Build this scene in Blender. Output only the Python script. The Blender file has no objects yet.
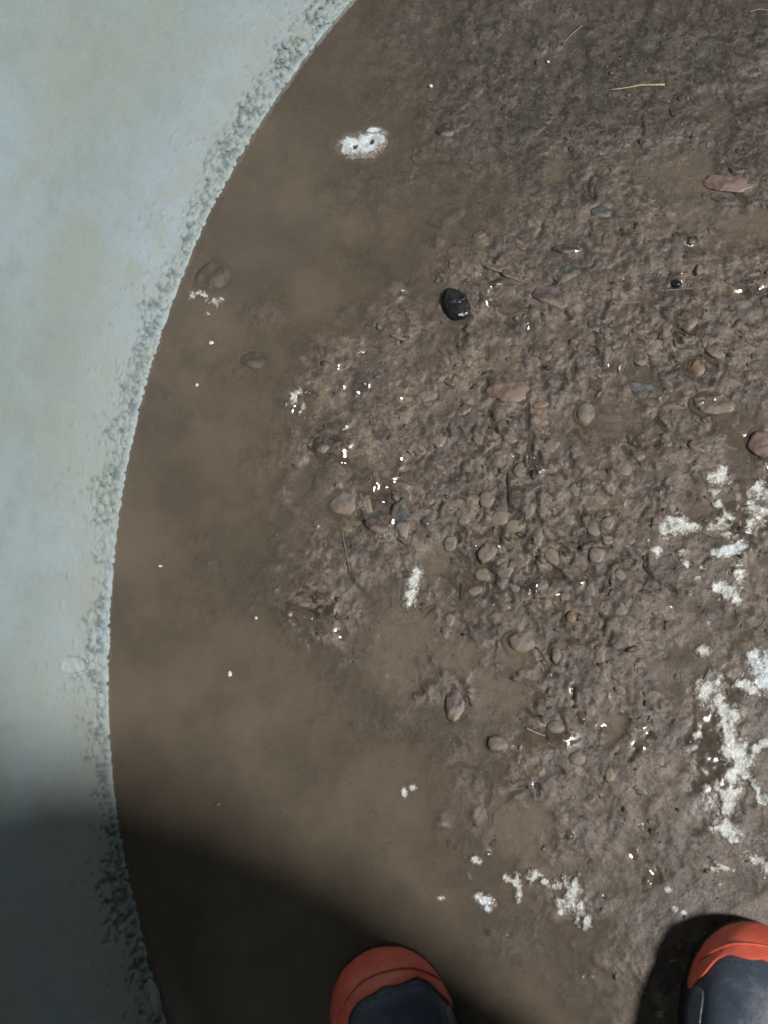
import bpy, bmesh, math, random
import numpy as np
from mathutils import Vector, Matrix, noise as mnoise
R = math.radians
random.seed(7)
S = bpy.context.scene
COL = S.collection

# ------------------------------------------------------------------ camera, sky, sun, exposure
F_PX, CAM_H, PITCH = 1290.0, 1.25, R(10)
cd = bpy.data.cameras.new("camera")
cam = bpy.data.objects.new("camera", cd)
COL.objects.link(cam)
cam.location = (0, 0, CAM_H)
cam.rotation_euler = (PITCH, 0, 0)
cd.sensor_fit = 'VERTICAL'
cd.sensor_height = 24.0
cd.lens = 24.0 * F_PX / 1024.0
cd.clip_start, cd.clip_end = 0.02, 400
cd.dof.use_dof = True
cd.dof.focus_distance = 1.42
cd.dof.aperture_fstop = cd.lens / 1000 / 0.0085
S.camera = cam

SUN_EL, SUN_AZ = R(52), R(-17)          # azimuth measured from +X towards +Y: to the right, a little behind
sun_dir = Vector((math.cos(SUN_EL) * math.cos(SUN_AZ), math.cos(SUN_EL) * math.sin(SUN_AZ), math.sin(SUN_EL)))
w = bpy.data.worlds.new("World"); S.world = w; w.use_nodes = True
nt = w.node_tree
sky = nt.nodes.new("ShaderNodeTexSky"); sky.sky_type = 'NISHITA'; sky.sun_disc = False
sky.sun_elevation = SUN_EL
sky.sun_rotation = math.pi / 2 - SUN_AZ
bg = nt.nodes["Background"]; bg.inputs[1].default_value = 0.007
nt.links.new(sky.outputs[0], bg.inputs[0])
sd = bpy.data.lights.new("sun", 'SUN'); so = bpy.data.objects.new("sun", sd); COL.objects.link(so)
sd.energy = 4.3; sd.angle = R(7); sd.color = (1.0, 0.97, 0.93)
so.rotation_euler = sun_dir.to_track_quat('Z', 'Y').to_euler()
so.location = sun_dir * 5
S.view_settings.view_transform = 'Standard'; S.view_settings.look = 'None'
S.view_settings.gamma = 1.0; S.view_settings.exposure = 0.0; S.view_settings.use_curve_mapping = False
S.cycles.max_bounces = 8; S.cycles.diffuse_bounces = 2; S.cycles.transparent_max_bounces = 8
S.cycles.sample_clamp_indirect = 3.0

# ------------------------------------------------------------------ from the photo's pixels to points of the place
cp, sp = math.cos(PITCH), math.sin(PITCH)
def at(px, py, z=0.0):
    x, y = (px - 384) / F_PX, (512 - py) / F_PX
    d = (x, y * cp + sp, -cp + y * sp)
    t = (z - CAM_H) / d[2]
    return Vector((d[0] * t, d[1] * t, z))
def uv_of(X, Y):                         # numpy: where a ground point is seen
    dz = -CAM_H
    f = -(dz * cp - Y * sp)
    yc = Y * cp + dz * sp
    return 384 + F_PX * X / f, 512 - F_PX * yc / f
M_PX = 1.0 / 1035.0                      # metres per pixel on the ground, about

# ------------------------------------------------------------------ numpy noise
def _h(ix, iy, s):
    n = (ix.astype(np.int64) * 374761393 + iy.astype(np.int64) * 668265263 + s * 974634777) & 0xffffffff
    n = ((n ^ (n >> 13)) * 1274126177) & 0xffffffff
    n = n ^ (n >> 16)
    return (n & 0xffffff) / float(0xffffff)
def vn(x, y, s=0):
    ix, iy = np.floor(x), np.floor(y)
    fx, fy = x - ix, y - iy
    fx, fy = fx * fx * fx * (fx * (fx * 6 - 15) + 10), fy * fy * fy * (fy * (fy * 6 - 15) + 10)
    a, b, c, d = _h(ix, iy, s), _h(ix + 1, iy, s), _h(ix, iy + 1, s), _h(ix + 1, iy + 1, s)
    return (a + (b - a) * fx) * (1 - fy) + (c + (d - c) * fx) * fy
def fbm(x, y, s=0, o=4, g=0.5):
    t, a, n = 0, 1.0, 0
    for i in range(o):
        c, sn = math.cos(i * 1.3), math.sin(i * 1.3)
        t = t + a * (vn((x * c - y * sn) * 2 ** i + 17.3 * i, (x * sn + y * c) * 2 ** i - 9.1 * i, s + i) * 2 - 1)
        n += a; a *= g
    return t / n
def worley(x, y, s=0):
    ix, iy = np.floor(x), np.floor(y)
    f1 = np.full(x.shape, 9.0); f2 = np.full(x.shape, 9.0); idr = np.zeros(x.shape)
    for dx in (-1, 0, 1):
        for dy in (-1, 0, 1):
            cx, cy = ix + dx, iy + dy
            d = np.hypot(cx + _h(cx, cy, s) - x, cy + _h(cx, cy, s + 5) - y)
            r = _h(cx, cy, s + 11)
            near = d < f1
            f2 = np.where(near, f1, np.minimum(f2, d))
            idr = np.where(near, r, idr)
            f1 = np.where(near, d, f1)
    return f1, f2, idr
def sstep(a, b, x):
    t = np.clip((x - a) / (b - a), 0, 1)
    return t * t * (3 - 2 * t)
def blob(u, v, l):
    t = np.zeros(u.shape)
    for b in l:
        x, y, rx, ry = b[:4]
        k = b[4] if len(b) > 4 else 1.0
        t = np.maximum(t, k * np.exp(-(((u - x) / rx) ** 2 + ((v - y) / ry) ** 2)))
    return t

# ------------------------------------------------------------------ objects
def tag(o, label=None, cat=None, group=None, kind=None):
    if label: o['label'] = label
    if cat: o['category'] = cat
    if group: o['group'] = group
    if kind: o['kind'] = kind
    return o
def link(name, me, mat=None, parent=None, smooth=True):
    o = bpy.data.objects.new(name, me); COL.objects.link(o)
    if mat: me.materials.append(mat)
    if smooth and len(me.polygons): me.polygons.foreach_set('use_smooth', [True] * len(me.polygons))
    if parent: o.parent = parent
    return o
def empty(name, loc=(0, 0, 0)):
    o = bpy.data.objects.new(name, None); COL.objects.link(o); o.location = loc; o.empty_display_size = 0.05
    return o
def grid_mesh(name, V, nu, nv, keep=None, closed=False):
    """V: (nu*nv,3), index i*nv+j"""
    i = np.arange(nu if closed else nu - 1)[:, None]; j = np.arange(nv - 1)[None]
    i2 = (i + 1) % nu
    q = np.stack([i * nv + j, i2 * nv + j, i2 * nv + j + 1, i * nv + j + 1], -1).reshape(-1, 4)
    if keep is not None:
        q = q[keep.reshape(-1)]
        used = np.unique(q); rem = np.full(len(V), -1); rem[used] = np.arange(len(used))
        V = V[used]; q = rem[q]
    else: used = None
    me = bpy.data.meshes.new(name)
    me.vertices.add(len(V)); me.vertices.foreach_set('co', V.astype(np.float32).ravel())
    me.loops.add(q.size); me.loops.foreach_set('vertex_index', q.astype(np.int32).ravel())
    me.polygons.add(len(q)); me.polygons.foreach_set('loop_start', np.arange(0, q.size, 4, dtype=np.int32))
    me.update(); me.validate()
    return me, used
def attr(me, name, a):
    at_ = me.attributes.new(name, 'FLOAT', 'POINT')
    at_.data.foreach_set('value', np.asarray(a, np.float32).ravel())

# ------------------------------------------------------------------ materials
class NT:
    def __init__(s, name):
        s.m = bpy.data.materials.new(name); s.m.use_nodes = True
        s.n = s.m.node_tree.nodes; s.l = s.m.node_tree.links; s.b = s.n["Principled BSDF"]
        s.tc = s.n.new("ShaderNodeTexCoord").outputs['Object']
    def node(s, t, **k):
        n = s.n.new(t)
        for a, v in k.items(): setattr(n, a, v)
        return n
    def put(s, v, sock):
        if isinstance(v, bpy.types.NodeSocket): s.l.new(v, sock)
        else: sock.default_value = v
    def noise(s, scale, detail=4, rough=0.55, vec=None, dist=0):
        n = s.node("ShaderNodeTexNoise"); n.inputs['Scale'].default_value = scale
        n.inputs['Detail'].default_value = detail; n.inputs['Roughness'].default_value = rough
        n.inputs['Distortion'].default_value = dist
        s.l.new(vec or s.tc, n.inputs['Vector']); return n.outputs['Fac']
    def ramp(s, f, a, b, lo=0.0, hi=1.0):
        n = s.node("ShaderNodeMapRange"); n.interpolation_type = 'SMOOTHSTEP'
        s.l.new(f, n.inputs[0]); n.inputs[1].default_value = a; n.inputs[2].default_value = b
        n.inputs[3].default_value = lo; n.inputs[4].default_value = hi; return n.outputs[0]
    def mix(s, f, a, b):
        n = s.node("ShaderNodeMix", data_type='RGBA')
        s.put(f, n.inputs[0]); s.put(c4(a), n.inputs[6]); s.put(c4(b), n.inputs[7]); return n.outputs[2]
    def math(s, op, a, b=0.0):
        n = s.node("ShaderNodeMath", operation=op); s.put(a, n.inputs[0]); s.put(b, n.inputs[1]); return n.outputs[0]
    def attr(s, name):
        n = s.node("ShaderNodeAttribute"); n.attribute_name = name; return n.outputs['Fac']
    def scaled(s, v):
        n = s.node("ShaderNodeMapping"); n.inputs['Scale'].default_value = v; s.l.new(s.tc, n.inputs[0]); return n.outputs[0]
    def bump(s, h, strength=0.5, dist=0.002, prev=None):
        n = s.node("ShaderNodeBump"); n.inputs['Strength'].default_value = strength; n.inputs['Distance'].default_value = dist
        s.l.new(h, n.inputs['Height'])
        if prev is not None: s.l.new(prev, n.inputs['Normal'])
        return n.outputs[0]
    def done(s, col=None, rough=None, normal=None, spec=None, coat=None):
        if col is not None: s.put(c4(col), s.b.inputs['Base Color'])
        if rough is not None: s.put(rough, s.b.inputs['Roughness'])
        if normal is not None: s.l.new(normal, s.b.inputs['Normal'])
        if spec is not None: s.put(spec, s.b.inputs['Specular IOR Level'])
        if coat is not None:
            s.put(coat, s.b.inputs['Coat Weight']); s.b.inputs['Coat Roughness'].default_value = 0.06
        return s.m
def c4(c):
    return (*c, 1.0) if isinstance(c, tuple) and len(c) == 3 else c

MUD_TAN, MUD_MID, MUD_DARK = (0.182, 0.141, 0.105), (0.098, 0.074, 0.060), (0.034, 0.026, 0.022)
def mud_material():
    k = NT("wet_mud")
    base = k.mix(k.ramp(k.noise(24, 6, 0.66), 0.38, 0.63), MUD_MID, MUD_TAN)
    base = k.mix(k.math('MULTIPLY', k.attr("silt"), 0.75), base, MUD_TAN)
    base = k.mix(k.ramp(k.noise(52, 6, 0.72, dist=.5), 0.47, 0.60, 0, .65), base, (0.074, 0.055, 0.046))
    base = k.mix(k.math('MULTIPLY', k.attr("painted_dark"), 0.72), base, (0.050, 0.044, 0.037))  # light falloff and other darker areas painted into the floor colour
    org_dim = k.math('MULTIPLY', k.ramp(k.noise(105, 6, 0.74, dist=0.8), 0.46, 0.56), k.attr("organic_dim"))
    base = k.mix(org_dim, base, MUD_DARK)
    base = k.mix(k.math('MULTIPLY', k.attr("groove_dark"), 0.95), base, (0.014, 0.011, 0.010))  # dark of the gaps painted near-black over the carved depth
    fine = k.ramp(k.noise(420, 3, 0.7), 0.3, 0.75, 0.84, 1.18)
    hsv = k.node("ShaderNodeHueSaturation"); k.l.new(base, hsv.inputs['Color']); k.l.new(fine, hsv.inputs['Value'])
    wet = k.attr("wet")
    dry = k.math('SUBTRACT', 1.0, k.ramp(wet, .15, .6))
    r = k.math('ADD', 0.09, k.math('MULTIPLY', dry, k.ramp(k.noise(60, 4), 0.3, 0.7, 0.20, 0.42)))
    b = k.node("ShaderNodeBump"); b.inputs['Distance'].default_value = 0.0022
    k.l.new(k.noise(260, 5, 0.65), b.inputs['Height']); k.l.new(k.math('MULTIPLY', dry, 0.55), b.inputs['Strength'])
    return k.done(hsv.outputs[0], r, b.outputs[0], spec=k.ramp(wet, .1, .6, .42, .9))
def water_material():
    k = NT("murky_water")
    col = k.mix(k.ramp(k.noise(9, 4, 0.6), 0.35, 0.68), (0.099, 0.081, 0.062), (0.143, 0.115, 0.086))
    col = k.mix(k.math('MULTIPLY', k.ramp(k.noise(300, 3, 0.7, vec=k.scaled((0.5, 1.6, 1))), 0.62, 0.74), 0.35), col, (0.05, 0.04, 0.033))
    fl = k.ramp(k.noise(170, 6, 0.75, vec=k.scaled((.55, 1.3, 1)), dist=.6), 0.58, 0.68, 0, .7)
    col = k.mix(k.math('MULTIPLY', fl, k.attr("fleck")), col, (0.058, 0.045, 0.037))
    col = k.mix(k.math('MULTIPLY', k.attr("tan"), .8), col, (0.195, 0.160, 0.117))
    k.done(col, 0.10, k.bump(k.noise(28, 3), 0.10, 0.002), spec=0.30)
    k.l.new(k.attr("murk"), k.b.inputs['Alpha'])
    return k.m
def stone_material(name, c, mud=0.4, wet=0.3, var=0.35):
    k = NT(name)
    dark = tuple(x * (1 - var) for x in c); light = tuple(min(1, x * (1 + var)) for x in c)
    col = k.mix(k.ramp(k.noise(90, 5, 0.65), 0.3, 0.7), dark, light)
    col = k.mix(k.ramp(k.noise(45, 5, 0.7), 0.62 - mud * 0.35, 0.80 - mud * 0.30), col, MUD_TAN)
    rr = k.ramp(k.noise(120, 3), 0.3, 0.7, max(0.10, 0.52 - wet * 0.45), 0.72 - wet * 0.45)
    return k.done(col, rr, k.bump(k.noise(300, 4), 0.4, 0.0015), spec=0.45)
def plain_material(name, c, rough=0.5, scale=150, var=0.2, bump=0.3, spec=0.4, coat=None):
    k = NT(name)
    col = k.mix(k.ramp(k.noise(scale, 4, 0.6), 0.3, 0.7), tuple(x * (1 - var) for x in c), tuple(min(1, x * (1 + var)) for x in c))
    return k.done(col, rough, k.bump(k.noise(scale * 2, 3), bump, 0.001), spec=spec, coat=coat)

# ------------------------------------------------------------------ the ground: one sheet to the horizon
RING_C, RING_R = (0.795, 0.105), 1.062
STEP = 0.0018
def axis(a, b):
    core = np.arange(a, b, STEP)
    g = STEP * np.cumsum(np.minimum(1.16 ** np.arange(1, 62), 1e9))
    g = g[: np.searchsorted(g, 70) + 1]
    return np.concatenate([a - g[::-1], core, core[-1] + g])
gx, gy = axis(-0.40, 0.45), axis(-0.36, 0.74)
X, Y = np.meshgrid(gx, gy, indexing='ij')
U, V_ = uv_of(X, np.clip(Y, -2.5, 3.0))
ok = (np.abs(X) < 2) & (np.abs(Y - 0.2) < 2)
U = np.where(ok, U, 900.0); V_ = np.where(ok, V_, 400.0)

lv = [-300, 0, 100, 200, 280, 340, 400, 480, 540, 600, 660, 740, 830, 900, 1024, 1500]
lu = [430, 420, 415, 370, 300, 275, 235, 240, 258, 238, 290, 395, 430, 480, 540, 640]
L = np.interp(V_, lv, lu)
n_edge = fbm(X * 16, Y * 16, 3, 5, 0.6)
m = sstep(-120, 165, U - L + n_edge * 130 + 26 * fbm(X * 75, Y * 75, 4, 4, .65))
puddles = [(525, 826, 40, 36), (560, 167, 17, 22), (688, 178, 30, 40), (752, 224, 26, 18), (500, 694, 42, 30), (400, 650, 42, 55),
           (455, 655, 22, 28), (520, 655, 34, 16, .7), (612, 728, 16, 18), (570, 640, 30, 12, .6), (700, 430, 40, 16, .5), (440, 285, 30, 15, .4),
           (640, 300, 26, 16, .6), (620, 260, 22, 9, .5), (432, 560, 26, 30, .7), (600, 470, 22, 14, .5)]
wu, wv = U + 16 * fbm(X * 45, Y * 45, 141, 4, .6), V_ + 16 * fbm(X * 45, Y * 45, 142, 4, .6)
pud = sstep(.25, .7, blob(wu, wv, puddles))
silt = blob(wu, wv, puddles)
veil = .75 * sstep(.02, .42, fbm(X * 17, Y * 17, 161, 5, .62)) * (1 - .55 * blob(U, V_, [(530, 500, 110, 130)]))
silt = sstep(.18, .95, silt + 0.25 * fbm(X * 110, Y * 110, 143, 3, .6) * (silt > .05))
wet_l = [(298, 403, 22, 20), (328, 445, 24, 22), (350, 470, 20, 16), (385, 500, 22, 30), (312, 610, 22, 24), (545, 740, 40, 12, .7), (362, 386, 8, 8), (376, 470, 9, 6), (398, 460, 6, 10), (380, 527, 9, 9), (308, 600, 13, 10),
         (313, 640, 5, 14), (400, 408, 7, 4), (462, 315, 9, 9), (545, 732, 12, 6), (606, 728, 7, 7), (574, 690, 5, 5), (752, 291, 18, 5),
         (691, 241, 6, 5), (572, 249, 8, 4), (497, 745, 9, 8), (676, 284, 6, 5), (410, 792, 8, 6), (283, 466, 8, 6), (712, 404, 10, 5),
         (588, 410, 9, 9), (596, 380, 5, 5), (395, 290, 8, 10), (500, 540, 5, 8), (577, 583, 6, 5), (560, 596, 5, 5), (492, 600, 5, 5),
         (650, 735, 5, 4), (570, 835, 4, 4), (440, 897, 5, 3), (640, 727, 6, 3), (736, 440, 10, 8), (640, 745, 9, 5), (620, 500, 6, 5),
         (716, 745, 40, 120, .45), (745, 520, 40, 50, .4), (560, 900, 40, 30, .3)]
wet = np.clip(np.maximum(blob(U, V_, wet_l), .8 * m * sstep(.46, .62, fbm(X * 48, Y * 48, 151, 3, .6)) * (U > 250) * sstep(180, 330, V_)), 0, 1)
A = 0.60 * m ** 1.6 * np.clip(0.38 + blob(U, V_, [(530, 520, 130, 190, .75), (680, 340, 120, 110, .6), (500, 330, 120, 70, .4), (640, 640, 110, 90, .35)]), 0, 1.1)
silt = np.clip(np.maximum(silt, veil * m * .8), 0, 1)
smooth_low = blob(U, V_, [(660, 950, 170, 120), (720, 760, 60, 160, .6), (460, 900, 130, 70, .8), (640, 800, 120, 60, .6)])
A *= (1 - 0.72 * smooth_low) * (1 - 0.8 * silt)
far = sstep(0.9, 1.3, np.hypot(X, Y - 0.2))
A = A * (1 - 0.6 * far)
f1, f2, idr = worley(X / 0.0105 + fbm(X * 120, Y * 120, 8, 2) * .35, Y / 0.0105 + fbm(X * 120, Y * 120, 9, 2) * .35, 21)
g1, g2, jdr = worley(X / 0.0062, Y / 0.0062, 31)
k1, k2, kdr = worley(X / 0.026 + fbm(X * 60, Y * 60, 12, 3) * .6, Y / 0.026 + fbm(X * 60, Y * 60, 13, 3) * .6, 41)
crumb = np.sqrt(np.clip(1 - (f1 / 0.62) ** 2, 0, 1)) * (idr > 0.45) * (0.4 + idr)
crumb2 = np.sqrt(np.clip(1 - (g1 / 0.6) ** 2, 0, 1)) * (jdr > 0.5)
slab = sstep(0.02, 0.16, k2 - k1) * (0.3 + kdr)
wf = fbm(X * 62, Y * 62, 191, 2, .35)
H = -0.0085 * (1 - m) + m * (0.0010 - 0.0016 * silt + 0.0022 * fbm(X * 9, Y * 9, 51, 3))
H += A * (0.0034 * fbm(X * 26, Y * 26, 61, 4) + 0.0015 * crumb + 0.0006 * crumb2 + 0.0022 * (slab - 0.5) + 0.0016 * fbm(X * 110, Y * 110, 71, 3, .6))
H += (m * 0.0007 + 0.0004) * fbm(X * 60, Y * 60, 81, 4, .6)
H = H * (1 - 0.85 * silt) - 0.0020 * silt
isl = blob(U, V_, [(300, 405, 24, 22), (330, 446, 28, 24), (365, 480, 36, 34), (385, 525, 24, 20), (310, 608, 26, 24)])
H += isl * (0.0026 * (1 - m) + 0.0010 + 0.0020 * fbm(X * 40, Y * 40, 181, 4, .6))
H += np.clip(wet * 1.2, 0, 1) * 0.0052 * wf * np.maximum(sstep(.25, .7, m), .8 * isl)
# streaks dragged through the smooth film by the boots
H += smooth_low * m * 0.0010 * fbm((X * .8 + Y * .6) * 22, (Y * .8 - X * .6) * 110, 95, 3)
organic_dim = np.clip(m * (0.45 + 0.55 * A) * (1 - silt) + 0.12 * (1 - m), 0, 1)
dark_l = [(340, 300, 26, 14), (330, 450, 26, 16), (375, 525, 26, 16), (300, 610, 30, 26), (270, 660, 22, 14), (455, 700, 16, 22), (500, 780, 22, 22),
          (420, 655, 16, 12), (600, 130, 60, 40, .6), (530, 130, 40, 40, .5), (460, 590, 20, 20, .6), (530, 450, 20, 20, .6), (430, 200, 60, 50, .5)]
dk = blob(U, V_, dark_l) * (0.5 + 0.8 * fbm(X * 70, Y * 70, 101, 4, .6))
organic_dim = np.clip(organic_dim + np.clip(dk, 0, 1), 0, 1)
top_falloff = sstep(300, 0, V_) * (U < 900)  # dimmer light towards the top, put into the colour
organic_dim = np.clip(organic_dim * (1 + .5 * top_falloff) + .25 * top_falloff, 0, 1)  # organic flecks also carry that painted dimming
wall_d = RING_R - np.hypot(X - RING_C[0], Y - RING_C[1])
painted_dark = sstep(330, 40, V_ + 120 * fbm(X * 7, Y * 7, 171, 5, .6) - .10 * np.clip(U - 384, 0, 400)) * (U < 900)  # light falling off upwards, painted dark with a broken edge
painted_dark = np.maximum(painted_dark, .62 * blob(U + 60 * n_edge, V_ + 60 * n_edge, [(690, 950, 130, 90), (745, 760, 50, 110, .8), (560, 965, 70, 50, .6)]))  # same darkening on the lower right floor
painted_dark = np.maximum(painted_dark, .42 * sstep(.13, .0, wall_d + .05 * fbm(X * 10, Y * 10, 175, 4)) * (wall_d > -.1))  # same darkening close to the wall
# cracks and gaps in the mud: carved grooves, their dark painted in as well
cracks = [([(508, 478), (509, 495), (510, 510)], 1.6, 6), ([(530, 432), (529, 448), (531, 462)], 2.6, 6), ([(527, 405), (526, 428)], 2.2, 5),
          ([(463, 585), (461, 600)], 1.7, 5), ([(458, 535), (453, 548), (460, 556)], 2.0, 5), ([(447, 770), (459, 764), (478, 769)], 1.1, 4),
          ([(486, 774), (489, 790), (485, 806)], 1.5, 4), ([(492, 810), (507, 797), (520, 792)], 1.2, 3), ([(490, 812), (490, 826)], 1.6, 5),
          ([(448, 695), (447, 712), (452, 722)], 2.2, 6), ([(489, 412), (496, 432)], 1.8, 5), ([(499, 525), (500, 543)], 2.0, 6),
          ([(510, 582), (511, 602)], 1.6, 5), ([(493, 572), (495, 586)], 1.8, 5), ([(573, 688), (571, 702)], 1.6, 5), ([(644, 565), (652, 578)], 1.5, 5),
          ([(648, 556), (645, 568)], 1.5, 5), ([(663, 582), (676, 592)], 1.3, 4), ([(656, 498), (656, 512)], 1.5, 4), ([(596, 332), (594, 345), (600, 358)], 1.7, 4),
          ([(673, 332), (681, 343)], 2.0, 5), ([(685, 362), (692, 372)], 2.2, 6), ([(628, 428), (628, 440), (638, 448)], 1.7, 5), ([(656, 418), (665, 430)], 2.0, 5),
          ([(577, 514), (580, 524)], 2.0, 5), ([(572, 553), (570, 565)], 1.6, 5), ([(432, 605), (424, 616)], 2.2, 5), ([(360, 512), (362, 520)], 2.0, 5),
          ([(706, 348), (712, 356), (722, 354)], 1.8, 5), ([(416, 670), (418, 686), (422, 694)], 2.0, 4), ([(695, 324), (693, 333)], 2.0, 5), ([(594, 178), (590, 188), (594, 198)], 3.0, 4),
          ([(640, 118), (643, 135)], 1.5, 3), ([(736, 192), (744, 200), (742, 210)], 1.8, 4), ([(458, 600), (470, 640)], 1.2, 3), ([(694, 705), (694, 730)], 1.2, 3),
          ([(346, 560), (352, 580), (368, 596)], 1.2, 2), ([(305, 495), (318, 470), (332, 452)], 1.2, 2), ([(285, 605), (300, 609), (312, 613), (314, 622)], 2.6, 4),
          ([(286, 585), (292, 580)], 2, 3), ([(440, 500), (437, 520)], 1.5, 3), ([(468, 560), (470, 578)], 1.6, 4), ([(538, 448), (534, 470)], 1.2, 4),
          ([(486, 380), (484, 392)], 3, 4), ([(560, 372), (566, 382)], 1.5, 4), ([(676, 286), (672, 290)], 2, 4), ([(612, 560), (606, 575)], 1.3, 4)]
rc = np.random.RandomState(3)
while len(cracks) < 190:
    q = (rc.uniform(400, 768), rc.uniform(190, 800))
    wgt = max(math.exp(-((q[0] - 530) / 120) ** 2 - ((q[1] - 510) / 150) ** 2), .8 * math.exp(-((q[0] - 670) / 90) ** 2 - ((q[1] - 350) / 80) ** 2), .22 * (q[1] > 220))
    if rc.uniform() > wgt: continue
    a_, l_, k_ = rc.normal(1.4, .55), rc.uniform(3, 9), rc.normal(0, .35)
    d_ = (math.cos(a_) * l_, math.sin(a_) * l_)
    cracks.append(([(q[0] - d_[0], q[1] - d_[1]), (q[0] + d_[1] * k_, q[1] - d_[0] * k_), (q[0] + d_[0], q[1] + d_[1])], rc.uniform(.9, 1.6), rc.uniform(2.5, 4.5)))
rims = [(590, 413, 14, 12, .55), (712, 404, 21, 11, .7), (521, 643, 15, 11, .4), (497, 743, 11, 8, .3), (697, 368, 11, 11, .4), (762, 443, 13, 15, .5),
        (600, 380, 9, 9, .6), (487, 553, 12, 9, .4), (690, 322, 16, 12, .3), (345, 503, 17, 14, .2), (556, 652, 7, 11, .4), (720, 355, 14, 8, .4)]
sel = np.where((U > 0) & (U < 768) & (V_ > 0) & (V_ < 1024))
us, vs = U[sel], V_[sel]
wob = 3.2 * fbm(X[sel] * 120, Y[sel] * 120, 111, 3, .6)
dh = np.zeros(us.shape); dc = np.zeros(us.shape)
for pts, wd, dp in cracks:
    x0, x1 = min(p[0] for p in pts) - 15, max(p[0] for p in pts) + 15
    y0, y1 = min(p[1] for p in pts) - 15, max(p[1] for p in pts) + 15
    b = np.where((us > x0) & (us < x1) & (vs > y0) & (vs < y1))[0]
    d = np.full(len(b), 99.0); pu, pv = us[b] + wob[b], vs[b] + wob[b]
    for (ax, ay), (bx, by) in zip(pts, pts[1:]):
        t = np.clip(((pu - ax) * (bx - ax) + (pv - ay) * (by - ay)) / ((bx - ax) ** 2 + (by - ay) ** 2), 0, 1)
        d = np.minimum(d, np.hypot(pu - ax - t * (bx - ax), pv - ay - t * (by - ay)))
    dh[b] = np.minimum(dh[b], -dp * 0.001 * np.exp(-(d / (wd * .72)) ** 2)); dc[b] = np.maximum(dc[b], np.exp(-(d / wd) ** 2))
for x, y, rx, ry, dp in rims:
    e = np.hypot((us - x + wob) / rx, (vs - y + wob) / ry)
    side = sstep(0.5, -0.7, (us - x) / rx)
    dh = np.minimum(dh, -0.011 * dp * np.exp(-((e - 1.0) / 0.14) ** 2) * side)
    dc = np.maximum(dc, 1.6 * dp * np.exp(-((e - 1.0) / 0.12) ** 2) * side)  # shade left of the stones, painted into the gap colour
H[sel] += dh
groove_dark = np.zeros(H.shape); groove_dark[sel] = np.clip(dc, 0, 1)
H = H * (1 - far) + far * (0.004 + 0.01 * fbm(X * 1.2, Y * 1.2, 121, 4))
H = np.where(np.hypot(X - RING_C[0], Y - RING_C[1]) > RING_R + 0.09, np.maximum(H, 0.004), H)
V3 = np.stack([X, Y, H], -1).reshape(-1, 3)
me, _ = grid_mesh("ground", V3, len(gx), len(gy))
attr(me, "silt", np.clip(silt + (1 - sstep(.3, 1, m)) * 0.75, 0, 1)); attr(me, "organic_dim", organic_dim); attr(me, "wet", wet); attr(me, "groove_dark", groove_dark); attr(me, "painted_dark", painted_dark)
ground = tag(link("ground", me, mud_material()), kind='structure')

def gh(x, y):                            # height of the ground at a point
    i = int(np.clip(np.searchsorted(gx, x) - 1, 0, len(gx) - 2)); j = int(np.clip(np.searchsorted(gy, y) - 1, 0, len(gy) - 2))
    fx, fy = (x - gx[i]) / (gx[i + 1] - gx[i]), (y - gy[j]) / (gy[j + 1] - gy[j])
    return float((H[i, j] * (1 - fx) + H[i + 1, j] * fx) * (1 - fy) + (H[i, j + 1] * (1 - fx) + H[i + 1, j + 1] * fx) * fy)
def gh_np(x, y):
    i = np.clip(np.searchsorted(gx, x) - 1, 0, len(gx) - 2); j = np.clip(np.searchsorted(gy, y) - 1, 0, len(gy) - 2)
    fx, fy = (x - gx[i]) / (gx[i + 1] - gx[i]), (y - gy[j]) / (gy[j + 1] - gy[j])
    return (H[i, j] * (1 - fx) + H[i + 1, j] * fx) * (1 - fy) + (H[i, j + 1] * (1 - fx) + H[i + 1, j + 1] * fx) * fy

# muddy water lying in the low parts, its murk growing with its depth
inside = np.hypot(X - RING_C[0], Y - RING_C[1]) < RING_R + 0.03
lowm = (H < 0.0004) & inside
i0 = lowm[:-1, :-1] | lowm[1:, :-1] | lowm[:-1, 1:] | lowm[1:, 1:]
me, used = grid_mesh("water", np.stack([X, Y, np.zeros_like(X)], -1).reshape(-1, 3), len(gx), len(gy), keep=i0)
dep = np.clip(-H.reshape(-1)[used], 0, 1)
uu, vv = U.reshape(-1)[used], V_.reshape(-1)[used]
dep = dep * (1 - .86 * painted_dark.reshape(-1)[used]) * (1 - .72 * np.clip(1.6 * blob(uu, vv, [(212, 276, 20, 17), (254, 359, 15, 11)]), 0, 1))  # murk thinned where the floor is painted dark
attr(me, "tan", pud.reshape(-1)[used]); attr(me, "fleck", (sstep(230, 380, U) * sstep(250, 420, V_)).reshape(-1)[used])
attr(me, "murk", np.clip(1 - np.exp(-dep / 0.0036), 0, 0.97))
tag(link("water", me, water_material()), kind='structure')

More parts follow.
